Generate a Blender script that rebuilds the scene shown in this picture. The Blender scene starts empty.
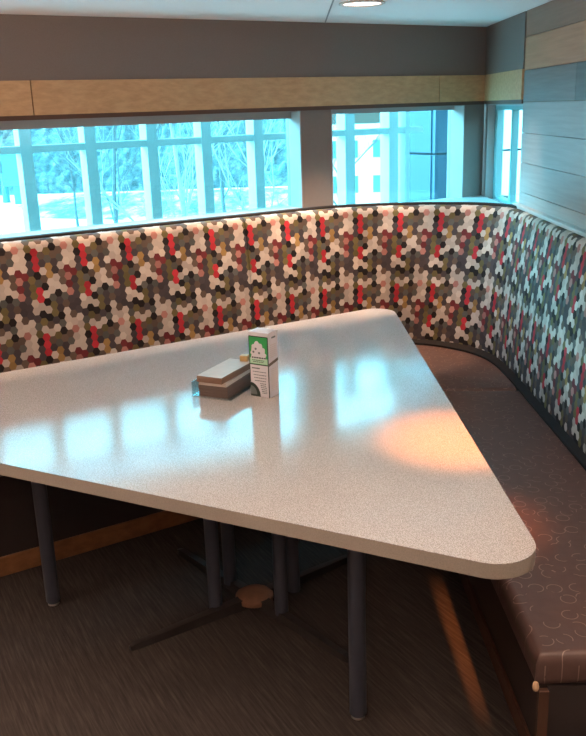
import bpy, bmesh, math, random
from mathutils import Vector, Matrix
C = bpy.context.scene.collection
PI = math.pi
RND = random.Random(7)

# ------------------------------------------------------------------ frames
D = Vector((0.85081111, 0.52547165, 0)); N = Vector((-0.52547165, 0.85081111, 0))
def W(d, n, z=0.0):
    """point from distance along / away from the slanted back wall"""
    p = D * d + N * n
    return Vector((p.x, p.y, z))

# ------------------------------------------------------------------ materials
def new_mat(name):
    m = bpy.data.materials.new(name); m.use_nodes = True
    nt = m.node_tree; nt.nodes.clear()
    return m, nt
class G:
    """tiny node-graph helper"""
    def __init__(s, nt): s.nt = nt
    def n(s, typ, **kw):
        x = s.nt.nodes.new(typ)
        for k, v in kw.items(): setattr(x, k, v)
        return x
    def lk(s, a, b): s.nt.links.new(a, b)
    def math(s, op, a, b=None, c=None):
        x = s.n('ShaderNodeMath', operation=op)
        for i, v in enumerate((a, b, c)):
            if v is None: continue
            if isinstance(v, (int, float)): x.inputs[i].default_value = v
            else: s.lk(v, x.inputs[i])
        return x.outputs[0]
    def mix(s, fac, a, b):
        x = s.n('ShaderNodeMix', data_type='RGBA')
        for sock, v in ((x.inputs[0], fac), (x.inputs[6], a), (x.inputs[7], b)):
            if isinstance(v, (int, float)): sock.default_value = v
            elif isinstance(v, tuple): sock.default_value = (*v[:3], 1)
            else: s.lk(v, sock)
        return x.outputs[2]
    def noise(s, scale, detail=3, vec=None, rough=.5):
        x = s.n('ShaderNodeTexNoise'); x.inputs['Scale'].default_value = scale
        x.inputs['Detail'].default_value = detail; x.inputs['Roughness'].default_value = rough
        if vec is not None: s.lk(vec, x.inputs['Vector'])
        return x.outputs['Fac']
    def ramp(s, fac, stops, interp='LINEAR'):
        x = s.n('ShaderNodeValToRGB'); cr = x.color_ramp; cr.interpolation = interp
        while len(cr.elements) > 1: cr.elements.remove(cr.elements[-1])
        for i, (p, c) in enumerate(stops):
            e = cr.elements[0] if i == 0 else cr.elements.new(p)
            e.position = p; e.color = (*c[:3], 1)
        s.lk(fac, x.inputs[0]); return x.outputs[0]
    def obj(s): return s.n('ShaderNodeTexCoord').outputs['Object']
    def mapping(s, vec, scale=(1, 1, 1), rot=(0, 0, 0)):
        x = s.n('ShaderNodeMapping'); x.inputs['Scale'].default_value = scale; x.inputs['Rotation'].default_value = rot
        s.lk(vec, x.inputs['Vector']); return x.outputs[0]
    def out(s, color, rough=.5, metal=0, bump=None, bstr=.2, bdist=.002, spec=.5, coat=0, coat_rough=.1):
        b = s.n('ShaderNodeBsdfPrincipled'); o = s.n('ShaderNodeOutputMaterial')
        if isinstance(color, tuple): b.inputs['Base Color'].default_value = (*color[:3], 1)
        else: s.lk(color, b.inputs['Base Color'])
        if isinstance(rough, (int, float)): b.inputs['Roughness'].default_value = rough
        else: s.lk(rough, b.inputs['Roughness'])
        b.inputs['Metallic'].default_value = metal
        b.inputs['Specular IOR Level'].default_value = spec
        b.inputs['Coat Weight'].default_value = coat; b.inputs['Coat Roughness'].default_value = coat_rough
        if bump is not None:
            bp = s.n('ShaderNodeBump'); bp.inputs['Strength'].default_value = bstr; bp.inputs['Distance'].default_value = bdist
            s.lk(bump, bp.inputs['Height']); s.lk(bp.outputs[0], b.inputs['Normal'])
        s.lk(b.outputs[0], o.inputs[0]); return b

def plain(name, col, rough=.5, metal=0, var=.12, scale=30, spec=.5, bstr=0.0, stretch=(1, 1, 1), coat=0):
    m, nt = new_mat(name); g = G(nt)
    nz = g.noise(scale, 4, g.mapping(g.obj(), stretch))
    a = tuple(c * (1 - var) for c in col); b = tuple(min(1, c * (1 + var)) for c in col)
    g.out(g.mix(nz, a, b), rough, metal, bump=nz if bstr else None, bstr=bstr, spec=spec, coat=coat)
    return m

def wood(name, col, dark, axis_scale=(2, 30, 30), rough=.45, spec=.4):
    m, nt = new_mat(name); g = G(nt)
    v = g.mapping(g.obj(), axis_scale)
    nz = g.noise(1.5, 6, v, .6)
    g.out(g.mix(g.ramp(nz, [(.35, (0, 0, 0)), (.65, (1, 1, 1))]), dark, col), rough, bump=nz, bstr=.08, spec=spec)
    return m

def emis(name, col, strength):
    m, nt = new_mat(name); g = G(nt)
    e = g.n('ShaderNodeEmission'); e.inputs[0].default_value = (*col, 1); e.inputs[1].default_value = strength
    o = g.n('ShaderNodeOutputMaterial'); g.lk(e.outputs[0], o.inputs[0]); return m

def glass_mat(name, tint, gloss=.06):
    m, nt = new_mat(name); g = G(nt)
    t = g.n('ShaderNodeBsdfTransparent'); t.inputs[0].default_value = (*tint, 1)
    s = g.n('ShaderNodeBsdfGlossy'); s.inputs['Roughness'].default_value = .03
    mx = g.n('ShaderNodeMixShader'); mx.inputs[0].default_value = gloss
    o = g.n('ShaderNodeOutputMaterial')
    g.lk(t.outputs[0], mx.inputs[1]); g.lk(s.outputs[0], mx.inputs[2]); g.lk(mx.outputs[0], o.inputs[0])
    return m

# hexagon upholstery: eight columns by eleven rows of coloured cells, repeated
PAL = dict(W=(.47, .42, .375), P=(.38, .18, .16), K=(.018, .015, .016), D=(.060, .052, .058), B=(.115, .085, .068),
           G=(.13, .11, .048), O=(.30, .195, .075), R=(.40, .032, .045), M=(.14, .028, .033), S=(.095, .10, .095))
TILE = ["WPWGWWWK",
        "BWWKRBGB",
        "SWWDRDSD",
        "WMWDRWOD",
        "BPMGKBOW",
        "BMDGSKWW",
        "WPDGRWWK",
        "SDDWRKSD",
        "BDDWWWGD",
        "WBDDKKGK",
        "WWWSGBDS"]
def hex_mat():
    m, nt = new_mat('hexagon_fabric'); g = G(nt)
    uv = g.n('ShaderNodeUVMap'); uv.uv_map = 'UVMap'
    sp = g.n('ShaderNodeSeparateXYZ'); g.lk(uv.outputs[0], sp.inputs[0])
    u, v = sp.outputs[0], sp.outputs[1]
    R3 = math.sqrt(3)
    ai = g.math('ROUND', g.math('DIVIDE', u, R3)); aj = g.math('ROUND', v)
    bi = g.math('ROUND', g.math('DIVIDE', g.math('SUBTRACT', u, R3 / 2), R3)); bj = g.math('ROUND', g.math('SUBTRACT', v, .5))
    def d2(i, j, ou, ov):
        du = g.math('SUBTRACT', u, g.math('ADD', g.math('MULTIPLY', i, R3), ou))
        dv = g.math('SUBTRACT', v, g.math('ADD', j, ov))
        return g.math('ADD', g.math('MULTIPLY', du, du), g.math('MULTIPLY', dv, dv))
    da, db = d2(ai, aj, 0, 0), d2(bi, bj, R3 / 2, .5)
    useb = g.math('LESS_THAN', db, da)
    def sel(a, b): return g.math('ADD', g.math('MULTIPLY', useb, g.math('SUBTRACT', b, a)), a)
    col = sel(g.math('MULTIPLY', ai, 2), g.math('ADD', g.math('MULTIPLY', bi, 2), 1))
    row = sel(aj, bj)
    cm = g.math('FLOORED_MODULO', col, 8); rm = g.math('FLOORED_MODULO', row, 11)
    idx = g.math('ADD', g.math('MULTIPLY', rm, 8), cm)
    cells = [PAL[ch] for r in TILE for ch in r]
    outc = None
    for k in range(3):
        part = cells[k * 32:(k + 1) * 32]
        fac = g.math('DIVIDE', g.math('ADD', g.math('SUBTRACT', idx, 32 * k), .5), 32)
        c = g.ramp(fac, [(i / 32, p) for i, p in enumerate(part)], 'CONSTANT')
        outc = c if outc is None else g.mix(g.math('GREATER_THAN', idx, 32 * k - .5), outc, c)
    cv = g.n('ShaderNodeCombineXYZ'); g.lk(col, cv.inputs[0]); g.lk(row, cv.inputs[1])
    wn = g.n('ShaderNodeTexWhiteNoise'); wn.noise_dimensions = '2D'; g.lk(cv.outputs[0], wn.inputs[0])
    hs = g.n('ShaderNodeHueSaturation'); g.lk(outc, hs.inputs['Color'])
    g.lk(g.math('ADD', g.math('MULTIPLY', wn.outputs[0], .32), .62), hs.inputs['Value'])
    weave = g.noise(900, 2, g.obj())
    g.out(hs.outputs[0], .72, bump=weave, bstr=.15, bdist=.001, spec=.12)
    return m

def seat_mat():
    m, nt = new_mat('swirl_vinyl'); g = G(nt)
    o = g.obj()
    vo = g.n('ShaderNodeTexVoronoi'); vo.inputs['Scale'].default_value = 20; vo.voronoi_dimensions = '2D'; vo.inputs['Randomness'].default_value = .75
    g.lk(o, vo.inputs['Vector'])
    ring = g.math('LESS_THAN', g.math('ABSOLUTE', g.math('SUBTRACT', vo.outputs['Distance'], .36)), .022)
    cut = g.math('GREATER_THAN', g.noise(22, 1, o), .47)
    mask = g.math('MULTIPLY', ring, cut)
    base = g.mix(g.noise(35, 4, o), (.070, .040, .034), (.11, .066, .056))
    g.out(g.mix(g.math('MULTIPLY', mask, .55), base, (.34, .25, .21)), .38, bump=g.noise(160, 3, o), bstr=.12, bdist=.001, spec=.45)
    return m

def laminate_mat():
    m, nt = new_mat('speckled_laminate'); g = G(nt)
    o = g.obj()
    sp = g.ramp(g.noise(420, 2, o, .6), [(.36, (.26, .235, .21)), (.5, (.405, .38, .36)), (.64, (.55, .53, .51))])
    big = g.noise(7, 3, o)
    c = g.mix(g.math('MULTIPLY', big, .18), sp, (.36, .30, .26))
    g.out(c, .135, spec=.66)
    return m

def carpet_mat():
    m, nt = new_mat('ribbed_carpet'); g = G(nt)
    o = g.obj()
    v = g.mapping(g.mapping(o, (1, 1, 1), (0, 0, math.radians(62))), (7, 130, 1))
    st = g.noise(1.0, 4, v, .65)
    blot = g.noise(6, 4, o)
    c = g.ramp(st, [(.32, (.032, .027, .025)), (.5, (.054, .045, .040)), (.68, (.088, .073, .064))])
    g.out(g.mix(g.math('MULTIPLY', blot, .5), c, (.045, .034, .029)), .9, bump=st, bstr=.5, bdist=.004, spec=.15)
    return m

M = {}
M['hex'] = hex_mat(); M['seat'] = seat_mat(); M['laminate'] = laminate_mat(); M['carpet'] = carpet_mat()
M['table_edge'] = plain('speckled_edge_band', (.31, .28, .24), .42, var=.25, scale=350)
M['ceiling'] = plain('ceiling_paint', (.80, .76, .74), .9, var=.05, scale=90, spec=.2, bstr=.1)
M['taupe'] = plain('taupe_wall_fabric', (.185, .155, .14), .85, var=.12, scale=220, spec=.2, bstr=.15)
M['pier'] = plain('dark_wall_paint', (.19, .165, .15), .8, var=.06, scale=60, spec=.25)
M['reveal'] = plain('window_reveal_paint', (.31, .305, .30), .7, var=.04, scale=40, spec=.3)
M['trim'] = wood('tan_trim_laminate', (.54, .34, .18), (.44, .27, .135), (1.2, 24, 40), .5)
M['dark_gap'] = plain('dark_red_shadow_strip', (.09, .045, .03), .6)
M['ledge'] = plain('ledge_laminate', (.42, .42, .41), .35, var=.06, scale=25)
M['black'] = plain('black_piping_and_gap_shade', (.014, .012, .012), .7, spec=.15)
M['panel'] = plain('dark_bench_panel', (.030, .023, .022), .55, var=.2, scale=12)
M['base_wood'] = wood('orange_brown_baseboard', (.27, .125, .055), (.18, .08, .035), (1.5, 20, 20), .4)
M['post_wood'] = wood('dark_brown_post', (.085, .042, .027), (.06, .03, .02), (20, 20, 1.5), .45)
M['leg'] = plain('charcoal_powder_coat', (.075, .085, .115), .42, metal=.2, var=.08, scale=120, spec=.5)
M['glide'] = plain('nickel_glide', (.55, .52, .48), .3, metal=.8)
M['foot'] = plain('worn_brown_base', (.040, .034, .033), .45, metal=.3, var=.25, scale=20)
M['hub'] = plain('warm_lit_hub', (.30, .15, .09), .4, metal=.3, var=.35, scale=35)  # orange-brown colour paints in the warm light caught by the dark hub
M['plankbrown'] = wood('brown_plank', (.27, .17, .125), (.22, .14, .10), (40, 2, 50))
M['planktan'] = wood('tan_plank', (.46, .27, .17), (.38, .22, .135), (40, 2, 50))
M['plankgrey'] = wood('slate_plank', (.20, .21, .21), (.155, .165, .168), (40, 2, 50))
M['plankgrey2'] = wood('charcoal_plank', (.13, .14, .145), (.10, .11, .115), (40, 2, 50))
M['planksilver'] = wood('silver_plank', (.32, .335, .335), (.265, .28, .28), (40, 2, 50))
M['planksilver2'] = wood('pale_silver_plank', (.36, .375, .375), (.30, .315, .315), (40, 2, 50))
M['alu'] = plain('window_aluminium', (.40, .49, .49), .45, metal=.0, var=.05, scale=20)
M['glass'] = glass_mat('tinted_window_glass', (.70, .92, .94))
M['lampglow'] = emis('downlight_glow', (1, .80, .72), 5.0)
M['white_trim'] = plain('white_lamp_ring', (.5, .46, .42), .4)
M['acrylic'] = glass_mat('clear_acrylic', (.72, .80, .82), .20)
M['napkin'] = plain('kraft_napkin_paper', (.21, .125, .085), .85, var=.2, scale=60, stretch=(1, 1, 12))
M['napkin_dark'] = plain('dark_kraft_paper', (.115, .085, .072), .85, var=.2, scale=60, stretch=(1, 1, 12))
M['napkin_top'] = plain('pale_paper_and_reflection', (.50, .44, .39), .7, var=.1, scale=40)
M['tan_block'] = wood('tan_wood_block', (.52, .33, .13), (.40, .24, .09), (30, 4, 30))
M['card_white'] = plain('white_card', (.60, .595, .63), .4, var=.03, scale=40)
M['card_green'] = plain('green_print', (.02, .30, .07), .4, var=.1, scale=60)
M['card_pale'] = plain('pale_green_print', (.38, .62, .42), .4, var=.08, scale=60)
M['card_black'] = plain('black_print', (.015, .03, .02), .4)
M['card_grey'] = plain('grey_print', (.13, .16, .16), .5)
M['card_brown'] = plain('brown_print', (.10, .075, .05), .5)
M['foam'] = plain('exposed_foam', (.62, .42, .26), .8)
M['snow'] = plain('trodden_snow', (.80, .74, .74), .9, var=.04, scale=.12)
M['slush'] = plain('grey_slush', (.20, .24, .25), .8, var=.2, scale=.3)
M['bark'] = plain('grey_bark', (.06, .085, .09), .9, var=.25, scale=3)
M['birch'] = plain('pale_birch_bark', (.21, .24, .24), .9, var=.35, scale=5)
m_, nt_ = new_mat('far_scrub'); g_ = G(nt_)
nz_ = g_.noise(.9, 8, g_.mapping(g_.obj(), (1, .3, 1.6)), .75)
g_.out(g_.ramp(nz_, [(.36, (.035, .075, .085)), (.52, (.085, .135, .145)), (.68, (.25, .30, .30))]), .95, spec=.1)
M['hedge'] = m_
M['brick'] = plain('pale_pink_brick', (.62, .40, .36), .9, var=.05, scale=3)
M['facade_frame'] = plain('facade_window_frame', (.55, .55, .55), .7)
M['facade_glass'] = plain('facade_dark_glass', (.06, .14, .16), .2)
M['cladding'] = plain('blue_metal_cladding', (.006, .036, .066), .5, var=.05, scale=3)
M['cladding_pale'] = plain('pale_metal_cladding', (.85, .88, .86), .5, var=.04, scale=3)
M['signgreen'] = plain('green_sign_face', (.05, .17, .16), .6)

# ------------------------------------------------------------------ mesh helpers
def obj(name, bm, mats, parent=None, smooth=None):
    me = bpy.data.meshes.new(name)
    bmesh.ops.recalc_face_normals(bm, faces=bm.faces[:])
    bm.to_mesh(me); bm.free()
    for m in (mats if isinstance(mats, (list, tuple)) else [mats]): me.materials.append(m)
    o = bpy.data.objects.new(name, me); C.objects.link(o)
    if parent is not None: o.parent = parent
    if smooth:
        for p in me.polygons: p.use_smooth = True
        if smooth != 'all': me.set_sharp_from_angle(angle=math.radians(smooth))
    return o
def thing(name, label, cat, loc=(0, 0, 0), rz=0, group=None):
    o = bpy.data.objects.new(name, None); o.empty_display_size = .05; C.objects.link(o)
    o.location = loc; o.rotation_euler = (0, 0, rz)
    o['label'] = label; o['category'] = cat
    if group: o['group'] = group
    return o
def tag(o, label, cat, group=None, kind=None):
    o['label'] = label; o['category'] = cat
    if group: o['group'] = group
    if kind: o['kind'] = kind
    return o
def struct(o, label=None, cat=None):
    o['kind'] = 'structure'
    if label: o['label'] = label
    if cat: o['category'] = cat
    return o
def prism(bm, pts, z0, z1, bevel=0, seg=2, mi=0):
    """extrude an outline (x,y list) between two heights"""
    lo = [bm.verts.new((p[0], p[1], z0)) for p in pts]; hi = [bm.verts.new((p[0], p[1], z1)) for p in pts]
    k = len(pts); fs = [bm.faces.new(lo[::-1]), bm.faces.new(hi)]
    for i in range(k): fs.append(bm.faces.new((lo[i], lo[(i + 1) % k], hi[(i + 1) % k], hi[i])))
    for f in fs: f.material_index = mi
    if bevel:
        ed = set()
        for f in fs[:2]:
            for e in f.edges: ed.add(e)
        r = bmesh.ops.bevel(bm, geom=list(ed), offset=bevel, segments=seg, profile=.5, affect='EDGES')
        for f in r['faces']: f.material_index = mi
    return fs
def box(bm, x0, x1, y0, y1, z0, z1, bevel=0, mi=0):
    return prism(bm, [(x0, y0), (x1, y0), (x1, y1), (x0, y1)], z0, z1, bevel, 2, mi)
def dbox(bm, d0, d1, n0, n1, z0, z1, bevel=0, mi=0):
    return prism(bm, [W(d0, n0)[:2], W(d1, n0)[:2], W(d1, n1)[:2], W(d0, n1)[:2]], z0, z1, bevel, 2, mi)
def tube(bm, pts, rads, seg=10, cap=True):
    rings = []
    for i, p in enumerate(pts):
        p = Vector(p)
        t = (Vector(pts[min(i + 1, len(pts) - 1)]) - Vector(pts[max(i - 1, 0)])).normalized()
        a = t.orthogonal().normalized() if abs(t.z) < .99 else Vector((1, 0, 0))
        b = t.cross(a).normalized(); a = b.cross(t)
        r = rads[i] if isinstance(rads, (list, tuple)) else rads
        rings.append([bm.verts.new(p + (a * math.cos(2 * PI * k / seg) + b * math.sin(2 * PI * k / seg)) * r) for k in range(seg)])
    for i in range(len(rings) - 1):
        for k in range(seg):
            bm.faces.new((rings[i][k], rings[i][(k + 1) % seg], rings[i + 1][(k + 1) % seg], rings[i + 1][k]))
    if cap:
        bm.faces.new(rings[0][::-1]); bm.faces.new(rings[-1])
def lathe(bm, prof, seg=32, cx=0, cy=0):
    """profile of (radius, z) turned round a vertical axis, capped at both ends"""
    rings = [[bm.verts.new((cx + r * math.cos(2 * PI * k / seg), cy + r * math.sin(2 * PI * k / seg), z)) for k in range(seg)] for r, z in prof]
    for i in range(len(rings) - 1):
        for k in range(seg):
            bm.faces.new((rings[i][k], rings[i][(k + 1) % seg], rings[i + 1][(k + 1) % seg], rings[i + 1][k]))
    bm.faces.new(rings[0][::-1]); bm.faces.new(rings[-1])
BM = bmesh.new

# ------------------------------------------------------------------ the room shell
ZC = 1.977           # ceiling
ZS, ZT = 1.597, 1.735   # tan band from ZS to ZT
NW, NO = 3.62, 3.745     # inner and outer face of back wall
XL, YF = -3.2, -2.0
DR = 3.512              # where back wall meets the right-hand return
W1 = (0.58, 2.321); W2 = (2.500, 3.366); Z0W1, Z0W, Z1W = 1.125, 1.08, 1.585

bm = BM(); prism(bm, [(XL, YF), (1.25, YF), (1.25, 5.2), (1.0, 5.2), (XL, 2.6)], -.05, 0)
struct(obj('floor', bm, M['carpet']), 'dark brown ribbed carpet floor', 'floor')
bm = BM(); prism(bm, [(XL, YF), (1.25, YF), (1.25, 5.3), (1.0, 5.3), (XL, 2.6)], ZC, ZC + .06)
# fine joint across the ceiling boards, cut as a sunken strip beside the lamp
struct(obj('ceiling', bm, M['ceiling']), 'pale grey ceiling', 'ceiling')
bm = BM(); v = [Vector((.190, 3.40)), Vector((.196, 3.40)), Vector((.206, 4.38)), Vector((.200, 4.38))]
prism(bm, [(p.x, p.y) for p in v], ZC - .002, ZC + .002)
struct(obj('trim_ceiling_joint', bm, M['reveal']), 'thin joint line in the ceiling', 'trim')

bm = BM()
DL = -1.62
dbox(bm, DL, 3.72, NW, NO, 0, Z0W)                        # below the windows
dbox(bm, W1[0], W1[1], NW, NO, Z0W, Z0W1)
dbox(bm, DL, W1[0], NW, NO, Z0W, Z1W)
dbox(bm, W1[1], W2[0], NW, NO, Z0W, Z1W)
dbox(bm, W2[1], DR + .0, NW, NO, Z0W, Z1W)
dbox(bm, DL, DR, NW, NO, Z1W, ZC)
struct(obj('wall_back', bm, M['pier']), 'dark taupe back wall around the windows', 'wall')
# upper field and tan band, standing slightly proud of the wall
bm = BM(); dbox(bm, DL, DR - .012, NW - .012, NW, ZT, ZC); struct(obj('wall_back_soffit', bm, M['taupe']), 'dark taupe fabric field above the tan band', 'wall')
bm = BM()
for a, b in ((DL, 1.050), (1.054, 3.170), (3.174, DR - .014)): dbox(bm, a, b, NW - .018, NW, ZS + .006, ZT)
struct(obj('trim_1', bm, M['trim']), 'tan laminate band above the windows of the back wall', 'trim')
bm = BM(); dbox(bm, DL, DR - .014, NW - .014, NW, ZS - .012, ZS + .006); struct(obj('trim_2', bm, M['dark_gap']), 'thin dark strip under the tan band', 'trim')
# pale painted linings of the window openings
def lining(name, d0, d1, z0, label, hd):
    bm = BM()
    dbox(bm, d1 - .004, d1 + .002, NW - .002, NO, z0, Z1W)     # right jamb
    dbox(bm, d0 - .002, d0 + .004, NW - .002, NO, z0, Z1W)
    dbox(bm, d0, d1, NW - .002, NO, Z1W - .004, Z1W + .002)
    dbox(bm, d0, d1, NW - .002, NO, z0 - .002, z0 + .006)
    dbox(bm, d0 + .004, d1 - .004, NO - .050, NO - .036, hd, Z1W - .004)          # head rail
    struct(obj(name, bm, M['reveal']), label, 'trim')
lining('trim_3', W1[0], W1[1], Z0W1, 'pale lining of the long window opening', 1.550)
lining('trim_4', W2[0], W2[1], Z0W, 'pale lining of the second window opening', 1.562)

NM = 4.20                 # the outer window bars stand a little way beyond the wall
def window(name, d0, d1, z0, posts, label, transom=True):
    t = bpy.data.objects.new(name, None); C.objects.link(t); t.location = W((d0 + d1) / 2, NW + .13, z0)
    struct(t, label, 'window')
    inv = Matrix.Translation(-t.location)
    def part(nm, bm, m):
        bm.transform(inv); return obj(nm, bm, m, t)
    n0, n1 = NM, NM + .09
    zl, zh, k_ = .95, 1.66, NM / 3.755
    bm = BM()
    dbox(bm, d0 * k_ - .3, d1 * k_ + .02, n0, n1, zh - .04, zh); dbox(bm, d0 * k_ - .3, d1 * k_ + .02, n0, n1, zl, zl + .05)
    part('window_frame', bm, M['alu'])
    for p, w in posts:
        p, w = p * k_, w * k_
        bm = BM(); dbox(bm, p, p + w, n0 + .002, n1, zl + .05, zh - .04); part('mullion', bm, M['alu'])
    if transom:
        bm = BM(); dbox(bm, (d0 - .02) * k_, (d1 + .02 if transom is True else transom) * k_, n0 + .006, n1 - .02, 1.600 - .148 * k_, 1.600 - .118 * k_); part('transom', bm, M['alu'])
    bm = BM(); dbox(bm, d0 + .004, d1 - .004, NW + .098, NW + .102, z0 + .008, Z1W - .006); part('glass_pane', bm, M['glass'])
    return t
window('window_1', W1[0], W1[1], Z0W1, [(.745, .05), (1.024, .05), (1.303, .05), (1.59, .05), (1.862, .05), (2.143, .05)],
       'long low window with a row of mullions above the left of the bench')
window('window_2', W2[0], W2[1], Z0W, [(2.68, .06), (2.965, .06), (3.075, .03)], 'second window in the back wall, left of the corner', 3.20)

# right-hand return with the third window, then the planked wall
XR = 1.092
bm = BM(); y0, y1 = 4.05, 4.86
box(bm, XR, XR + .085, y0, 5.1, 0, Z0W)
box(bm, XR, XR + .085, y1, 5.1, Z0W, Z1W)
box(bm, XR, XR + .085, y0, 5.1, Z1W, ZC)
struct(obj('wall_return', bm, M['pier']), 'short wall beside the third window', 'wall')
bm = BM(); box(bm, XR - .012, XR, 4.13, 4.92, ZT, ZC); struct(obj('wall_return_soffit', bm, M['taupe']), 'taupe field above the third window', 'wall')
bm = BM(); box(bm, XR - .016, XR, 4.13, 4.915, ZS + .006, ZT); struct(obj('trim_5', bm, M['trim']), 'tan band above the third window', 'trim')
bm = BM(); box(bm, XR - .013, XR, 4.13, 4.915, ZS - .012, ZS + .006); struct(obj('trim_6', bm, M['dark_gap']), 'dark strip above the third window', 'trim')
bm = BM()
box(bm, XR - .002, XR + .08, y1 - .004, y1 + .002, Z0W, Z1W); box(bm, XR - .002, XR + .08, y0, y1, Z1W - .004, Z1W + .002)
box(bm, XR - .002, XR + .08, y0, y1, Z0W - .002, Z0W + .006)
struct(obj('trim_7', bm, M['reveal']), 'pale lining of the third window opening', 'trim')
t3 = bpy.data.objects.new('window_3', None); C.objects.link(t3); t3.location = (XR + .05, (y0 + y1) / 2, Z0W)
struct(t3, 'narrow third window seen at a slant beside the planked wall', 'window')
inv = Matrix.Translation(-t3.location)
def p3(nm, b, m): b.transform(inv); return obj(nm, b, m, t3)
bm = BM(); X0, X1 = XR + .040, XR + .075
box(bm, X0, X1, y1 - .05, y1 - .004, Z0W + .006, Z1W - .004); box(bm, X0, X1, y0, y1 - .05, Z1W - .03, Z1W - .004); box(bm, X0, X1, y0, y1 - .05, Z0W + .006, Z0W + .024)
p3('window_frame', bm, M['alu'])
bm = BM(); box(bm, X0 + .004, X1, 4.50, 4.525, Z0W + .024, Z1W - .03); p3('mullion', bm, M['alu'])
bm = BM(); box(bm, X0 - .004, X0 + .002, y0, y1 - .01, Z0W + .01, Z1W - .01); p3('glass_pane', bm, M['glass'])

XP = 1.078
wr = bpy.data.objects.new('wall_right', None); C.objects.link(wr); wr.location = (XP, 1.5, 0); struct(wr, 'right wall clad in horizontal planks of brown, tan and grey', 'wall')
inv = Matrix.Translation(-wr.location)
bm = BM(); box(bm, XP + .012, XP + .18, YF, 4.098, 0, ZC); bm.transform(inv); obj('wall_core', bm, M['pier'], wr)
RNG = random.Random(3)
bands = [(0, 'planksilver', .0), (.135, 'planksilver2', .3), (.27, 'planksilver', .1), (.405, 'planksilver', .5), (.54, 'planksilver2', .2), (.675, 'planksilver', .6), (.81, 'plankgrey', .2),
         (.935, 'planksilver', .3), (1.065, 'planksilver2', .55), (1.195, 'planksilver', .15), (1.327, 'planksilver2', .45), (1.458, 'planksilver', .7), (1.592, 'plankgrey', .0), (1.727, 'planktan', .4), (1.866, 'plankbrown', .2)]
for i, (z, mn, ph) in enumerate(bands):
    z2 = bands[i + 1][0] if i + 1 < len(bands) else ZC
    cuts = [YF, 4.100]
    y = 4.100 - (0.73 if mn == 'plankgrey' and z > 1.5 else 1.2 + ph)
    if not (mn in ('planktan', 'plankbrown')): 
        k = []
        while y > YF + .3: k.append(y); y -= 1.5
        cuts = [YF] + sorted(k) + [4.100]
    for j in range(len(cuts) - 1):
        bm = BM(); box(bm, XP, XP + .012, cuts[j] + .0012, cuts[j + 1] - .0012, z + .0012, z2 - .0012)
        bm.transform(inv)
        mm = mn
        if mn == 'plankgrey' and z > 1.5 and j == len(cuts) - 3: mm = 'plankgrey2'
        obj('plank', bm, M[mm], wr)

# walls out of the picture (left side and behind the camera)
bm = BM()
box(bm, XL - .15, XL, YF, 2.75, 0, ZC)
struct(obj('wall_left', bm, M['pier']), 'left wall outside the picture', 'wall')
bm = BM(); box(bm, XL - .15, 1.25, YF - .12, YF, 0, ZC); struct(obj('wall_front', bm, M['planktan']), 'wall behind the camera', 'wall')

# ledge behind the bench, under the windows
bm = BM()
prism(bm, [W(-.9, 3.545)[:2], W(2.35, 3.545)[:2], (.40, 4.33), (.75, 4.30), (1.0, 4.16), (1.062, 4.05), (XR, 4.05), (XR, 4.93), W(3.50, NW)[:2], W(-.9, NW)[:2]], 1.02, 1.098)
struct(obj('trim_8', bm, M['ledge']), 'laminate window ledge behind the bench back', 'trim')
bm = BM(); box(bm, 1.045, XP + .001, 1.3, 4.097, 1.08, 1.143, .004); struct(obj('trim_9', bm, M['ledge']), 'laminate ledge between bench back and planked wall', 'trim')

# ------------------------------------------------------------------ upholstered corner bench
def catmull(pts, per=14):
    out = []
    P = [pts[0] * 2 - pts[1]] + pts + [pts[-1] * 2 - pts[-2]]
    for i in range(1, len(P) - 2):
        for k in range(per):
            t = k / per; a, b, c, d = P[i - 1], P[i], P[i + 1], P[i + 2]
            out.append(.5 * ((2 * b) + (c - a) * t + (2 * a - 5 * b + 4 * c - d) * t * t + (3 * b - a - 3 * c + d) * t ** 3))
    out.append(P[-2]); return out
V2 = lambda x, y: Vector((x, y))
topc = [W(-.9, 3.462).xy, W(.0, 3.462).xy, W(.9, 3.462).xy, W(1.6, 3.462).xy, V2(.02, 4.082), V2(.20, 4.185), V2(.38, 4.232), V2(.54, 4.232), V2(.70, 4.205), V2(.85, 4.150), V2(.955, 4.055), V2(1.008, 3.88),
        V2(1.017, 3.60), V2(1.012, 3.1), V2(1.010, 2.5), V2(1.010, 1.60)]
botc = [W(-.9, 3.400).xy, W(.0, 3.400).xy, W(.9, 3.400).xy, W(1.6, 3.400).xy, V2(.03, 4.012), V2(.19, 4.105), V2(.36, 4.175), V2(.50, 4.188), V2(.63, 4.155), V2(.745, 4.085), V2(.85, 3.975), V2(.918, 3.82),
        V2(.942, 3.58), V2(.946, 3.1), V2(.948, 2.5), V2(.948, 1.60)]
top, bot = catmull(topc), catmull(botc)
mid = [(a + b) / 2 for a, b in zip(top, bot)]
arc = [0]
for i in range(1, len(top)): arc.append(arc[-1] + (top[i] - top[i - 1]).length)
def at_arc(path, s):
    s = min(max(s, 0), arc[-1])
    for i in range(len(arc) - 1):
        if s <= arc[i + 1]:
            t = (s - arc[i]) / (arc[i + 1] - arc[i]); return path[i].lerp(path[i + 1], t)
    return path[-1].copy()
def arc_near(x, y):
    p = V2(x, y); return min(range(len(top)), key=lambda i: (top[i] - p).length) and arc[min(range(len(top)), key=lambda i: (top[i] - p).length)]
PITCH = .0316; ZTOP = 1.130; ZB = .43
S_PHASE = arc_near(-.105, 4.01)
V_PHASE = -1.15
bench = thing('corner_bench', 'built-in corner bench with hexagon-patterned back and dark brown seat', 'bench', (.3, 3.4, 0))
BINV = Matrix.Translation(-bench.location)
def bpart(nm, bm, m, parent=bench, smooth=None):
    if parent is bench: bm.transform(BINV)
    return obj(nm, bm, m, parent, smooth)
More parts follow.
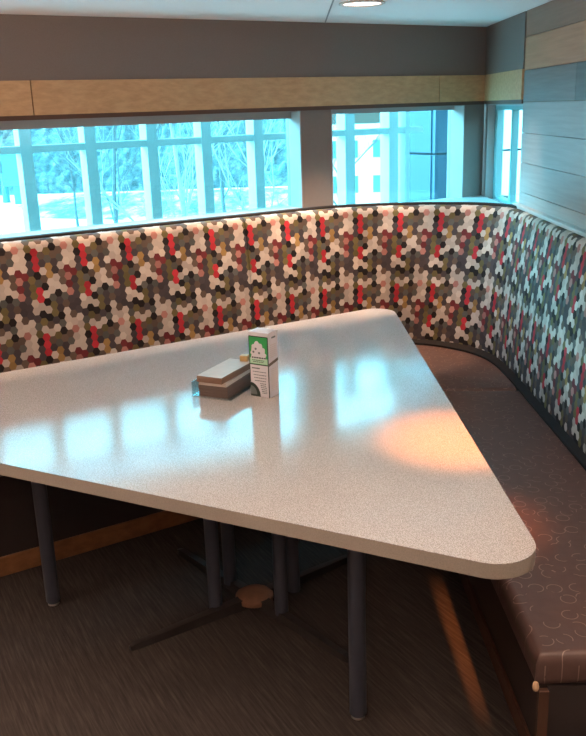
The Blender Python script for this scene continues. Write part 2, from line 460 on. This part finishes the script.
def frame_at(s):
    a, b = at_arc(top, s), at_arc(bot, s)
    t = (at_arc(top, s + .01) - at_arc(top, s - .01)).normalized()
    return a, b, Vector((t.y, -t.x)), t                # outward = into the room
def back_panel(s0, s1, e0, e1):
    cols = max(6, int((s1 - s0) / .03))
    g0, g1 = (.0015 if e0 > .004 else .0003), (.0015 if e1 > .004 else .0003)
    ss = [s0 + g0, s0 + .004, s0 + .009, s0 + .016] + [s0 + (s1 - s0) * k / cols for k in range(1, cols)] + [s1 - .016, s1 - .009, s1 - .004, s1 - g1]
    ss = sorted(ss)
    R = .034
    rows = []                                           # (fraction down face or roll angle, ...)
    for k in range(15): rows.append(('f', k / 14))
    for k in range(1, 8): rows.append(('r', k / 7 * PI / 2))
    rows.append(('b', .028)); rows.append(('d', .05))
    bm = BM(); uvl = bm.loops.layers.uv.new('UVMap'); grid = []; uvs = {}
    for s in ss:
        a, b, o, t = frame_at(s)
        edge = min(s - s0, s1 - s); DEEP = e0 if s - s0 < s1 - s else e1; inset = -DEEP * max(0, 1 - edge / .016) ** 2
        colv = []; vlen = 0; prev = None; pts = []
        for kind, q in rows:
            if kind == 'f':
                p = b.lerp(a, q); z = ZB + (ZTOP - R - ZB) * q; p = p + o * (inset + .014 * math.sin(PI * q) ** .8)
            elif kind == 'r':
                p = a - o * (R - R * math.cos(q)) + o * inset; z = ZTOP - R + R * math.sin(q) + inset * .5
            elif kind == 'b':
                p = a - o * (R + q); z = ZTOP - .002
            else:
                p = a - o * (R + .03); z = ZTOP - q
            pts.append(Vector((p.x, p.y, z)))
        for p in pts: colv.append(bm.verts.new(p))
        L = [0]
        for i in range(len(pts) - 1, 0, -1): L.append(L[-1] + (pts[i] - pts[i - 1]).length)
        L = L[::-1]
        top_i = 14
        for i, vv in enumerate(colv):
            sgn = 1
            uvs[vv] = ((s - S_PHASE) / (PITCH * .90), (L[i] - L[21]) / (PITCH * .98) + V_PHASE)
        grid.append(colv)
    for i in range(len(grid) - 1):
        for j in range(len(rows) - 1):
            f = bm.faces.new((grid[i][j], grid[i + 1][j], grid[i + 1][j + 1], grid[i][j + 1]))
            for lp in f.loops: lp[uvl].uv = uvs[lp.vert]
    for colv in (grid[0], grid[-1]):                     # end cheeks so that a panel is a solid pad
        f = bm.faces.new(colv)
        for lp in f.loops: lp[uvl].uv = uvs[lp.vert]
    return bpart('backrest_panel', bm, M['hex'], smooth=50)
seams = [0, arc_near(-.215, 3.962), arc_near(.335, 4.225), arc_near(1.012, 2.9), arc[-1]]
dep = [.007, .006, .0015, .002, .007]
for i in range(len(seams) - 1): back_panel(seams[i], seams[i + 1], dep[i], dep[i + 1])
# black piping / cap rail along the top back edge
bm = BM(); prev = None; k = 150; rows = []
for i in range(k + 1):
    s = arc[-1] * i / k; a, b, o, t = frame_at(s)
    q = [(.062, 1.06), (.062, 1.132), (.066, 1.138), (.094, 1.138), (.098, 1.132), (.098, 1.06)]
    rows.append([bm.verts.new((*(a - o * w), z)) for w, z in q])
for i in range(k):
    for j in range(6): bm.faces.new((rows[i][j], rows[i + 1][j], rows[i + 1][(j + 1) % 6], rows[i][(j + 1) % 6]))
bm.faces.new(rows[0]); bm.faces.new(rows[-1][::-1])
bpart('cap_rail', bm, M['black'])
# black strip where back meets seat, widened to paint in the shadow there
bm = BM(); rows = []
for i in range(k + 1):
    s = arc[-1] * i / k; a, b, o, t = frame_at(s)
    q = [(-.026, .40), (-.026, .472), (.02, .492), (.02, .40)]
    rows.append([bm.verts.new((*(b - o * w), z)) for w, z in q])
for i in range(k):
    for j in range(4): bm.faces.new((rows[i][j], rows[i + 1][j], rows[i + 1][(j + 1) % 4], rows[i][(j + 1) % 4]))
bm.faces.new(rows[0]); bm.faces.new(rows[-1][::-1])
bpart('back_gap_shade', bm, M['black'])
# seat cushions
ZST = .462
def seat_outline_back(s0, s1, k=24): return [at_arc(bot, s0 + (s1 - s0) * i / k) for i in range(k + 1)]
S_l = arc_near(.02, 4.082); S_r = arc_near(1.012, 3.40)
fc = V2(.500, 3.808)                                     # inner corner of seat front
def cushion(pts):
    bm = BM(); prism(bm, [(p.x, p.y) for p in pts], .378, ZST, .026, 4); return bpart('seat_cushion', bm, M['seat'], smooth=40)
fl = W(1.80, 2.965).xy; f0 = W(-.9, 2.965).xy
cushion([f0, fl] + seat_outline_back(0, S_l, 6)[::-1])
cushion([fl + D.xy * .003, fc, V2(.500, 3.43)] + [at_arc(bot, S_r)] + seat_outline_back(S_l + .003, S_r - .003)[::-1])
cushion([V2(.500, 3.427), V2(.500, 1.60), V2(.948, 1.60), at_arc(bot, S_r + .003)])
# panel fronts, baseboards and end panel
bm = BM()
prism(bm, [W(-.9, 2.981)[:2], (.572, 3.857), (.572, 1.612), (.587, 1.612), (.587, 3.87), W(-.9, 2.996)[:2]], .0, .380)
bpart('front_panel', bm, M['panel'])
bm = BM()
prism(bm, [W(-.9, 2.968)[:2], W(1.79, 2.968)[:2], W(1.79, 2.980)[:2], W(-.9, 2.980)[:2]], 0, .075, .003)
bb = bpart('baseboard', bm, M['base_wood']); bb['label'] = 'orange brown wooden baseboard of the bench'
bm = BM(); box(bm, .562, .5715, 1.625, 3.83, 0, .06, .002); bpart('baseboard', bm, M['post_wood'])
bm = BM(); box(bm, .530, 1.01, 1.605, 1.625, 0.0, .38); bpart('end_panel', bm, M['panel'])
bm = BM(); box(bm, .508, .530, 1.592, 1.607, 0.0, .377, .002); bpart('end_post', bm, M['post_wood'])
bm = BM()
lathe(bm, [(.001, .372), (.006, .374), (.008, .382), (.005, .394), (.001, .398)], 7, .503, 1.603); bpart('torn_corner', bm, M['foam'], smooth='all')['label'] = 'torn cushion corner showing pale foam'

# ------------------------------------------------------------------ triangular table
TL, TF, TN = V2(-1.648, 2.561), V2(.447, 3.812), V2(.482, 1.446)
def rounded(pts, rad, seg=14):
    out = []; k = len(pts)
    for i in range(k):
        p, a, b = pts[i], pts[i - 1], pts[(i + 1) % k]
        ua, ub = (a - p).normalized(), (b - p).normalized()
        half = ua.angle(ub) / 2; r = rad[i]; dist = r / math.tan(half)
        c = p + (ua + ub).normalized() * (r / math.sin(half))
        s, e = p + ua * dist, p + ub * dist
        a0 = math.atan2(s.y - c.y, s.x - c.x); a1 = math.atan2(e.y - c.y, e.x - c.x)
        while a1 - a0 > PI: a1 -= 2 * PI
        while a1 - a0 < -PI: a1 += 2 * PI
        for q in range(seg + 1): out.append(c + V2(math.cos(a0 + (a1 - a0) * q / seg), math.sin(a0 + (a1 - a0) * q / seg)) * r)
    return out
TC = Vector((-.2, 2.59, 0))
table = thing('triangular_table', 'large triangular beige laminate table with rounded corners in front of the bench', 'table', TC)
TINV = Matrix.Translation(-TC)
def tpart(nm, bm, m, parent=table, smooth=None):
    bm.transform(TINV); return obj(nm, bm, m, parent, smooth)
oc = rounded([TL, TN, TF], [.11, .088, .085])
bm = BM(); prism(bm, [(p.x, p.y) for p in oc], .706, .740, .004, 2)
for f in bm.faces: f.material_index = 0 if f.normal.z > .5 or f.calc_center_median().z > .7385 else 1
tpart('tabletop', bm, [M['laminate'], M['table_edge']], smooth=35)
for x, y in ((.147, 2.005), (-.844, 2.628), (.09, 3.17)):
    bm = BM(); tube(bm, [(x, y, .010), (x, y, .016), (x, y, .705)], [.020, .0235, .0235], 20)
    lg = tpart('leg', bm, M['leg'], smooth=40)
    bm = BM(); lathe(bm, [(.012, 0), (.019, .002), (.019, .011)], 16, x, y); tpart('glide', bm, M['glide'], lg, 40)
# central pedestal: four posts on a crossed base
PCX, PCY = -.155, 2.598
bm = BM()
for x, y in ((-.282, 2.545), (-.063, 2.497), (-.243, 2.700), (-.022, 2.640)):
    pb = BM(); tube(pb, [(x, y, .018), (x, y, .69)], .0225, 18); tpart('pedestal_post', pb, M['leg'], smooth=40)
bm.free()
bm = BM(); lathe(bm, [(.058, .012), (.064, .016), (.064, .030), (.045, .042), (.02, .044)], 24, PCX, PCY); tpart('base_hub', bm, M['hub'], smooth=35)
for ex, ey in ((-.535, 2.347), (.207, 2.883), (.141, 2.250), (-.455, 2.965)):
    a = V2(PCX, PCY); e = V2(ex, ey); u = (e - a).normalized(); s = V2(-u.y, u.x)
    bm = BM(); st = a + u * .05
    vs = []
    for p, w, z in ((st, .021, .034), (e - u * .02, .013, .020), (e, .009, .014)):
        vs.append([bm.verts.new((*(p + s * w), 0.0)), bm.verts.new((*(p + s * w * .8), z)), bm.verts.new((*(p - s * w * .8), z)), bm.verts.new((*(p - s * w), 0.0))])
    for i in range(2):
        for j in range(4): bm.faces.new((vs[i][j], vs[i + 1][j], vs[i + 1][(j + 1) % 4], vs[i][(j + 1) % 4]))
    bm.faces.new(vs[0]); bm.faces.new(vs[-1][::-1])
    tpart('base_foot', bm, M['foot'])
bm = BM(); box(bm, -.33, .03, 2.47, 2.74, .690, .7035); tpart('mounting_plate', bm, M['leg'])

# ------------------------------------------------------------------ on the table
ZTAB = .740
# green and white carton
ang = math.atan2(-.039, .064)
bx = thing('table_carton', 'tall white carton with green printed front standing at the middle of the table', 'carton', (-.0735, 2.556, ZTAB), ang)
# local x runs along the green face towards the near right corner (0), y away from the camera
S, SD, H = .071, .053, .207
bm = BM(); box(bm, -S, 0, 0, SD, 0, H, .0012); obj('carton_body', bm, M['card_white'], bx)
bm = BM()                                             # folded top flap with raised middle ridge
pts = [(-S + .002, .002, H), (-.002, .002, H), (-.002, SD - .002, H), (-S + .002, SD - .002, H)]
lo = [bm.verts.new(p) for p in pts]; r0 = bm.verts.new((-S * .72, SD * .5, H + .007)); r1 = bm.verts.new((-S * .28, SD * .5, H + .007))
bm.faces.new((lo[0], lo[1], r1, r0)); bm.faces.new((lo[1], lo[2], r1)); bm.faces.new((lo[2], lo[3], r0, r1)); bm.faces.new((lo[3], lo[0], r0)); bm.faces.new(lo[::-1])
obj('top_flap', bm, M['card_white'], bx)
E_ = .0006
def front(bm, u0, u1, v0, v1, lift=1):                 # rectangle printed on the front (y=0) face
    box(bm, -S + u0 * S, -S + u1 * S, -E_ * lift, 0.0002, v0 * H, v1 * H)
def poly_front(bm, pts, lift):
    lo = [bm.verts.new((-S + u * S, 0, v * H)) for u, v in pts]; hi = [bm.verts.new((-S + u * S, -E_ * lift, v * H)) for u, v in pts]
    bm.faces.new(lo); bm.faces.new(hi[::-1]); k = len(pts)
    for i in range(k): bm.faces.new((lo[i], lo[(i + 1) % k], hi[(i + 1) % k], hi[i]))
bm = BM(); front(bm, .02, .98, .50, .93); obj('green_panel', bm, M['card_green'], bx)
bm = BM()
front(bm, .02, .98, .925, .94, 1.4); front(bm, .02, .98, .495, .51, 1.4); front(bm, .95, .995, .0, .93, 1.4); front(bm, .005, .03, .22, .93, 1.4)
obj('dark_border', bm, M['card_black'], bx)
bm = BM(); front(bm, .05, .94, .515, .60, 1.5); obj('pale_band', bm, M['card_pale'], bx)
bm = BM()                                             # scalloped white picture
import itertools
pts = [(.08, .59)]
for cx, cy, r, a0, a1 in ((.17, .68, .09, 250, 120), (.25, .78, .10, 200, 80), (.42, .83, .11, 160, 60), (.60, .80, .10, 120, 20), (.74, .74, .09, 110, 0), (.80, .66, .09, 80, -60)):
    for q in range(6):
        a = math.radians(a0 + (a1 - a0) * q / 5); pts.append((cx + r * math.cos(a), cy + r * .32 * math.sin(a)))
pts.append((.88, .59))
poly_front(bm, pts, 2); obj('white_picture', bm, M['card_white'], bx)
bm = BM()
for cx, cy in ((.36, .745), (.24, .695), (.53, .685)):
    poly_front(bm, [(cx + .055 * math.cos(2 * PI * q / 10), cy + .018 * math.sin(2 * PI * q / 10)) for q in range(10)], 2.6)
obj('picture_spots', bm, M['card_grey'], bx)
R2 = random.Random(5)
def text_row(bm, u0, u1, v, hgt, fill=front, lift=2.2):
    u = u0
    while u < u1 - .03:
        w = R2.uniform(.04, .12); w = min(w, u1 - u); fill(bm, u, u + w, v, v + hgt, lift); u += w + .025
bm = BM(); text_row(bm, .14, .86, .600, .020); text_row(bm, .16, .80, .565, .010); text_row(bm, .20, .75, .540, .010)
obj('print_lines', bm, M['card_black'], bx)
bm = BM(); front(bm, .12, .52, .435, .452, 2)
for i, v in enumerate((.385, .335, .29, .245)): text_row(bm, .16 + .03 * i, .84, v, .010)
for i, v in enumerate((.205, .175, .145, .115, .085, .06)): text_row(bm, .52 + .02 * i, .86, v, .011)
obj('print_lines', bm, M['card_grey'], bx)
bm = BM()                                             # dark swoosh in the lower left corner with a pale disc
pts = [(.01, .0)] + [(.01 + .50 * math.sin(math.radians(q)), .215 * math.cos(math.radians(q))) for q in range(0, 91, 10)]
poly_front(bm, pts, 1.4); obj('dark_swoosh', bm, M['card_black'], bx)
bm = BM(); pts = [(.012, .03)] + [(.012 + .33 * math.sin(math.radians(q)), .03 + .135 * math.cos(math.radians(q))) for q in range(0, 91, 10)]
poly_front(bm, pts, 2.2); obj('pale_disc', bm, M['card_grey'], bx)
bm = BM()                                             # slanted dark stripe on the right face
lo = [bm.verts.new((0, y, z)) for y, z in ((.0, .490 * H), (SD, .530 * H), (SD, .575 * H), (.0, .535 * H))]
hi = [bm.verts.new((.0008, v.co.y, v.co.z)) for v in lo]
bm.faces.new(lo); bm.faces.new(hi[::-1])
for i in range(4): bm.faces.new((lo[i], lo[(i + 1) % 4], hi[(i + 1) % 4], hi[i]))
obj('slanted_stripe', bm, M['card_brown'], bx)
def side(bm, u0, u1, v0, v1, lift=1): box(bm, -.0002, E_ * lift, u0 * SD, u1 * SD, v0 * H, v1 * H)
bm = BM()
for v in [.10, .13, .16, .19, .22, .25, .28, .31, .34, .37, .40, .43]: text_row(bm, .2, .82, v, .006, side, 1)
obj('print_lines', bm, M['napkin_top'], bx)
bm = BM()
for v in [.62, .65, .68, .71, .74, .77, .80]: text_row(bm, .2, .82, v, .006, side, 1)
obj('print_lines', bm, M['napkin_top'], bx)
bm = BM(); side(bm, .38, .78, .90, .925, 1.2); obj('print_heading', bm, M['card_grey'], bx)

# clear acrylic napkin tray with two bundles of brown napkins
va = math.atan2(-.42, .907)
TX, TY = -.300, 2.592                                  # front left corner on the table
tray = thing('napkin_tray', 'low clear acrylic tray holding brown napkins beside the carton', 'tray', (TX, TY, ZTAB), va)
bm = BM(); box(bm, -.022, .118, -.004, .200, 0, .004, .0008); obj('tray_base', bm, M['acrylic'], tray)
bm = BM(); box(bm, -.022, -.019, .0, .196, .004, .048, .0005); obj('tray_side', bm, M['acrylic'], tray)
bm = BM(); box(bm, -.019, .118, .196, .199, .004, .044, .0005); obj('tray_back', bm, M['acrylic'], tray)
def bundle(bm, x0, x1, y0, y1, z0, z1, sheets, seed):
    r = random.Random(seed)
    for i in range(sheets):
        za = z0 + (z1 - z0) * i / sheets; zb = z0 + (z1 - z0) * (i + .9) / sheets
        j = lambda: r.uniform(-.0012, .0012)
        box(bm, x0 + j(), x1 + j(), y0 + j(), y1 + j(), za, zb)
rotm = Matrix.Translation((TX, TY, ZTAB)) @ Matrix.Rotation(va, 4, 'Z')
def set_on(bm, x, y, z, rz, nm, mats):
    o = obj(nm, bm, mats); o.matrix_world = rotm @ Matrix.Translation((x, y, z)) @ Matrix.Rotation(rz, 4, 'Z'); return o
bm = BM(); bundle(bm, 0, .102, 0, .185, 0, .036, 9, 1)
tag(set_on(bm, .002, .004, .0042, 0, 'napkin_bundle', M['napkin_dark']), 'dark brown napkin bundle lying lowest in the clear tray', 'napkins', 'napkin bundles in the clear tray')
bm = BM(); bundle(bm, 0, .096, 0, .182, 0, .011, 2, 2)
tag(set_on(bm, .003, .003, .0406, .02, 'napkin_bundle', M['napkin_top']), 'thin pale napkin layer between the two brown bundles', 'napkins', 'napkin bundles in the clear tray')
bm = BM(); bundle(bm, 0, .090, 0, .205, 0, .020, 6, 3)
for f in bm.faces:
    if f.calc_center_median().z > .0185: f.material_index = 1  # paler top faces: window reflection put into the colour
tag(set_on(bm, .001, -.004, .0520, -.03, 'napkin_bundle', [M['napkin'], M['napkin_top']]), 'brown napkin bundle with a pale window reflection painted on top, topmost in the tray', 'napkins', 'napkin bundles in the clear tray')
bm = BM(); box(bm, -.013, .013, -.012, .012, 0, .020, .002)
tag(set_on(bm, .070, .190, .0722, .2, 'tan_block', M['tan_block']), 'small tan wooden block at the far end of the napkin stack', 'block')

# ------------------------------------------------------------------ ceiling downlights
def downlight(x, y, label):
    t = thing('ceiling_downlight', label, 'ceiling light', (x, y, ZC), 0, 'recessed ceiling downlights')
    bm = BM(); seg = 32
    prof = [(.088, .0), (.090, -.006), (.080, -.008), (.074, -.004), (.074, .001)]
    rings = [[bm.verts.new((r * math.cos(2 * PI * k / seg), r * math.sin(2 * PI * k / seg), z)) for k in range(seg)] for r, z in prof]
    for i in range(len(rings) - 1):
        for k in range(seg): bm.faces.new((rings[i][k], rings[i][(k + 1) % seg], rings[i + 1][(k + 1) % seg], rings[i + 1][k]))
    obj('lamp_ring', bm, M['white_trim'], t, 40)
    bm = BM(); lathe(bm, [(.073, -.001), (.070, -.004), (.02, -.005)], 32); obj('lamp_lens', bm, M['lampglow'], t, 40)
downlight(.310, 3.59, 'glowing round recessed downlight in the ceiling')

def spot(name, loc, target, power, col, size, blend=.6, rad=.05):
    l = bpy.data.lights.new(name, 'SPOT'); l.energy = power; l.color = col; l.spot_size = math.radians(size); l.spot_blend = blend; l.shadow_soft_size = rad
    o = bpy.data.objects.new(name, l); C.objects.link(o); o.location = loc
    o.rotation_euler = (Vector(target) - Vector(loc)).to_track_quat('-Z', 'Y').to_euler()
def area(name, loc, target, sx, sy, power, col):
    l = bpy.data.lights.new(name, 'AREA'); l.shape = 'RECTANGLE'; l.size = sx; l.size_y = sy; l.energy = power; l.color = col
    o = bpy.data.objects.new(name, l); C.objects.link(o); o.location = loc
    o.rotation_euler = (Vector(target) - Vector(loc)).to_track_quat('-Z', 'Y').to_euler(); return o
WARM = (1, .60, .38)
spot('downlight_beam', (.31, 3.59, ZC - .02), (.50, 4.20, .7), 10, WARM, 100, 1)
for k in range(10):
    d = -.4 + .31 * k; n = 3.30 if d < 2 else 3.24
    e = 22 if d < 1.2 else 22 + 40 * min(1, (d - 1.2) / .9)
    spot('wall_washer', W(d, n, ZC - .02), W(d, n + .105, .8), e, WARM, 50, .28)
spot('wall_washer', (.62, 3.95, ZC - .02), (.72, 4.17, .8), 26, WARM, 44, .5)
spot('wall_washer', (.84, 3.83, ZC - .02), (.99, 3.98, .8), 18, WARM, 44, .5)
spot('table_spot', (.492, 1.92, ZC - .02), (.438, 2.17, .74), 200, (1, .28, .065), 24.5, 1, .025)
# unseen fill lamps added around the camera to brighten the table and ceiling
area('overhead_fill', (-1.2, -.6, ZC - .03), (-1.2, -.59, 0), 1.2, 1.2, 11, (1, .92, .85)).data.spread = math.radians(125)
area('overhead_fill', (-.25, 1.55, ZC - .03), (-.25, 1.56, 0), .7, .7, 1.6, (1, .92, .86)).data.spread = math.radians(118)
for x, y, z, e in ((-2.0, 1.5, 1.3, 40), (.70, 1.3, 1.35, 19), (-.3, -.5, 1.3, 34)):
    area('upward_fill', (x, y, z), (x, y + .01, 3), .3, .3, e * 1.35, (1, .73, .57))
# daylight portals: they only guide sampling of the sky through the openings
def portal(loc, nrm, sx, sy):
    o = area('daylight_portal', loc, Vector(loc) + Vector(nrm), sx, sy, 1, (1, 1, 1)); o.data.cycles.is_portal = True
portal(W(1.45, NO + .06, 1.35), -N, 1.75, .5)
portal(W(2.93, NO + .06, 1.33), -N, .86, .52)

# ------------------------------------------------------------------ sky
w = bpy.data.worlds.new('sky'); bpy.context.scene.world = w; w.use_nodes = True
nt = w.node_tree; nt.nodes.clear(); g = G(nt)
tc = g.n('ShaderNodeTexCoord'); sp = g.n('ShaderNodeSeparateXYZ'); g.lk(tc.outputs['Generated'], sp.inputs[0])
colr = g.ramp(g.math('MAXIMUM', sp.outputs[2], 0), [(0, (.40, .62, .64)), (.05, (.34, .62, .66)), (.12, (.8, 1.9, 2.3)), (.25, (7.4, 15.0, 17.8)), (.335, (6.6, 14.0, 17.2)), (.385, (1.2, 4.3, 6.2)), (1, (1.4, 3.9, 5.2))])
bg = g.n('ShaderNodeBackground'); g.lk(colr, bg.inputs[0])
# extra sky brightness added on the unseen left to light the right bench
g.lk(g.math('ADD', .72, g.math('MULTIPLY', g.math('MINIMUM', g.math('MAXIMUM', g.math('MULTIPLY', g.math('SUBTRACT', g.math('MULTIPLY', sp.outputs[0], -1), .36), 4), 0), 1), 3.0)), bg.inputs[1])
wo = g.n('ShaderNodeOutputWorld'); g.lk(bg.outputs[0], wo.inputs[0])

# ------------------------------------------------------------------ outside
GZ = -6.0
bm = BM(); prism(bm, [(-160, 7), (120, 7), (200, 260), (-260, 260)], GZ - .2, GZ); struct(obj('ground', bm, M['snow']), 'snow covered ground outside', 'ground')
def along(kx, y, z=GZ): return Vector((kx * y, y, z))
bm = BM()
prism(bm, [(-46, 108), (10, 100), (10, 112), (-46, 122)], GZ, GZ + .02); struct(obj('ground_road', bm, M['slush']), 'grey slushy road crossing the snow', 'road')
m_, nt_ = new_mat('patchy_snow'); g_ = G(nt_)
g_.out(g_.ramp(g_.noise(.55, 6, g_.mapping(g_.obj(), (1, .25, 1)), .7), [(.42, (.10, .19, .20)), (.52, (.26, .34, .35)), (.60, (.66, .66, .66))]), .95, spec=.1)
bm = BM(); prism(bm, [(-19, 68), (1, 60), (2.5, 88), (-21, 88), (-24, 78)], GZ, GZ + .02)
struct(obj('ground_lawn', bm, m_), 'patchy snow and bare grass under the trees', 'ground')

def tree(name, base, height, seed, mat, label, cat='tree', spread=1.0, levels=4, trunk_r=None, group='bare trees outside the windows'):
    r = random.Random(seed); bm = BM()
    def grow(p, d, ln, rad, lev):
        pts = [p]; rads = [rad]; q = p.copy(); dd = d.copy(); nseg = 4 if lev else 7
        for i in range(nseg):
            dd = (dd + Vector((r.uniform(-1, 1), r.uniform(-1, 1), r.uniform(-.3, .5))) * (.10 if lev == 0 else .22)).normalized()
            q = q + dd * ln / nseg; pts.append(q.copy()); rads.append(rad * (1 - .85 * (i + 1) / nseg) + .003)
            if lev < levels - 1 and (lev or i > 0):
                for _ in range(2 if lev < 3 else 1):
                    az = r.uniform(0, 2 * PI); side = Vector((math.cos(az), math.sin(az), r.uniform(.1, .7))) * spread
                    nd = (dd * .7 + side * .8).normalized()
                    grow(q, nd, ln * r.uniform(.34, .52), rads[-1] * .5, lev + 1)
        tube(bm, pts, rads, 6 if lev == 0 else 4 if lev == 1 else 3, cap=lev < 2)
    tr = trunk_r or height * .012
    grow(Vector((0, 0, 0)), Vector((r.uniform(-.05, .05), 0, 1)), height, tr, 0)
    o = obj(name, bm, mat); o.location = base; tag(o, label, cat, group); return o
T_ = lambda kx, y, h, seed, m, lab, sp, tr=None: tree('bare_tree', along(kx, y), h, seed, M[m], lab, spread=sp, trunk_r=tr)
T_(-.116, 24, 10.0, 11, 'birch', 'pale birch trunk behind the third pane of the long window', .7, .13)
T_(-.195, 36, 10.5, 12, 'bark', 'grey bare tree behind the second pane of the long window', .9)
T_(-.072, 47, 10.5, 13, 'bark', 'bushy bare tree behind the fourth pane of the long window', 1.0)
T_(-.028, 32, 10.5, 14, 'birch', 'pale bare tree behind the narrow right pane of the long window', .7, .12)
T_(-.24, 62, 8.5, 15, 'bark', 'small bare tree behind the left pane beside the signpost', 1.0)
T_(.062, 40, 10.5, 16, 'bark', 'bare tree at the left of the second window before the building', .8)
T_(-.15, 74, 9, 17, 'bark', 'distant bare tree between the birch and the grey tree', 1.0)
for i, (kx, y, s) in enumerate(((-.10, 58, 21), (-.05, 61, 22), (-.155, 56, 23))):
    tree('bare_shrub', along(kx, y), 3.0, s, M['bark'], ['twiggy bare shrub low in the third pane of the long window', 'twiggy bare shrub low in the fourth pane of the long window', 'twiggy bare shrub low in the second pane of the long window'][i], 'shrub', 1.5, 4, .05, 'bare shrubs under the trees')
# far scrub along the edge of the lot
bm = BM(); r = random.Random(31)
for y_, dep_, h_, am_ in ((90, 8, 1.7, 1.1), (112, 10, 3.5, 1.6), (146, 16, 6.3, 2.2)):
    nx = 150; ph = [r.uniform(0, 6.3) for _ in range(4)]; rows = []
    for i in range(nx + 1):
        x = y_ * (-.40 + .44 * i / nx)
        hh = h_ + am_ * (.35 * math.sin(x * .22 + ph[0]) + .25 * math.sin(x * .71 + ph[1]) + .2 * math.sin(x * 1.9 + ph[2])) + r.uniform(-.25, .25) * am_
        rows.append([bm.verts.new((x + r.uniform(-.1, .1), y_ + dep_ * (1 - math.cos(PI * q / 6)) / 2 + r.uniform(-.3, .3), GZ + hh * math.sin(PI * q / 6) ** .7 + (r.uniform(-.2, .2) if 0 < q < 6 else 0))) for q in range(7)])
    for i in range(nx):
        for q in range(6): bm.faces.new((rows[i][q], rows[i + 1][q], rows[i + 1][q + 1], rows[i][q + 1]))
tag(obj('far_scrub', bm, M['hedge'], smooth='all'), 'hazy blue-green scrub along the far edge of the snow', 'scrub', kind='stuff')
# sign and post
sg = thing('roadside_sign', 'green sign panel on a post in the snow behind the left pane', 'sign', along(-.3035, 80))
bm = BM(); box(bm, -.35, .35, -.12, .12, 0, 2.6); obj('post', bm, M['signgreen'], sg)
bm = BM(); box(bm, -1.1, 1.3, -.2, .2, 1.6, 4.6, .05); obj('sign_panel', bm, M['signgreen'], sg)
bm = BM(); tube(bm, [(0, 0, 0), (0, 0, 2.6)], [.35, .3], 10); o = obj('bollard', bm, M['signgreen']); o.location = along(-.3175, 82); tag(o, 'short dark post left of the green sign in the snow', 'post')
# brick building across the lot
by = 70.0
bl = thing('brick_building', 'pale pinkish brick building with rows of windows, behind the second window', 'building', (.09 * by, by, GZ))
bm = BM(); box(bm, -5.5, 14, 0, 12, 0, 5.6); obj('facade', bm, M['brick'], bl)
bm = BM(); box(bm, -5.8, 14.3, -.3, 12.3, 5.6, 6.0); obj('roof_edge', bm, M['facade_frame'], bl)
for zz in (.9, 3.6):
    for xx in (-3.6, -1.9, .4, 2.1, 4.4, 6.1, 8.4, 10.1):
        bm = BM(); box(bm, xx, xx + 1.3, -.10, .05, zz, zz + 1.5); f_ = obj('window', bm, M['facade_frame'], bl)
        bm = BM(); box(bm, xx + .1, xx + 1.2, -.14, -.02, zz + .1, zz + 1.4); obj('pane', bm, M['facade_glass'], f_)
# clad corner of the neighbouring wing close outside the second and third windows
cl = thing('clad_wing', 'blue metal clad wing of the building close outside the second window', 'building', (0.1667 * 8.2, 8.2, GZ))
cu = Vector((-.5255, .8508)); cd = Vector((.93, .36)).normalized()
def face_panel(u, a, b, z0, z1, mat, nm, off=.0):
    s_ = Vector((-u.y, u.x)) if u is cd else Vector((u.y, -u.x)) * -1
    nrm_ = Vector((u.y, -u.x)) if u is cd else Vector((-u.y, u.x))
    bm = BM(); p0, p1 = u * a + nrm_ * off, u * b + nrm_ * off
    prism(bm, [(p0.x, p0.y), (p1.x, p1.y), (p1.x - nrm_.x * .06, p1.y - nrm_.y * .06), (p0.x - nrm_.x * .06, p0.y - nrm_.y * .06)], z0, z1)
    obj(nm, bm, mat, cl)
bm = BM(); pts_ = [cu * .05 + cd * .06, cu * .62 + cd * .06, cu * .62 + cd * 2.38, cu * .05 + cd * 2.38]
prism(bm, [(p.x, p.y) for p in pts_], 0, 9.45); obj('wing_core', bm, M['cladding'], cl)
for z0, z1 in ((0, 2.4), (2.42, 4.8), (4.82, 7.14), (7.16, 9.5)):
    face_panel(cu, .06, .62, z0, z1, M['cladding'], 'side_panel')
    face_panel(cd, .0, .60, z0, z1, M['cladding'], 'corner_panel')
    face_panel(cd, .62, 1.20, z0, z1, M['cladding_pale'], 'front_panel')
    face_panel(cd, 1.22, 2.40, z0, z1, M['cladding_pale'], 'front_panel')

# sunlight falling on the far side of the building line, towards the view
sl = bpy.data.lights.new('sun', 'SUN'); sl.energy = 3.6; sl.color = (1, .93, .88); sl.angle = .05
so = bpy.data.objects.new('sun', sl); C.objects.link(so); so.rotation_euler = Vector((.25, .80, -.62)).to_track_quat('-Z', 'Y').to_euler()

# ------------------------------------------------------------------ camera
pitch, roll = 0.290629867, -0.0325810762
c_, s_ = math.cos(pitch), math.sin(pitch)
fw = Vector((0, c_, -s_)); up = Vector((0, s_, c_)); rt = Vector((1, 0, 0))
r2 = rt * math.cos(roll) + up * math.sin(roll); u2 = -rt * math.sin(roll) + up * math.cos(roll)
cam = bpy.data.cameras.new('camera'); co = bpy.data.objects.new('camera', cam); C.objects.link(co)
co.matrix_world = Matrix(((r2.x, u2.x, -fw.x, 0), (r2.y, u2.y, -fw.y, 0), (r2.z, u2.z, -fw.z, 1.6), (0, 0, 0, 1)))
cam.sensor_fit = 'VERTICAL'; cam.sensor_height = 36; cam.sensor_width = 36; cam.lens = 870 / 736 * 36; cam.clip_start = .02; cam.clip_end = 600
sc = bpy.context.scene; sc.camera = co
sc.view_settings.view_transform = 'Standard'; sc.view_settings.look = 'None'; sc.view_settings.exposure = .35; sc.view_settings.gamma = 1
sc.view_settings.use_curve_mapping = False
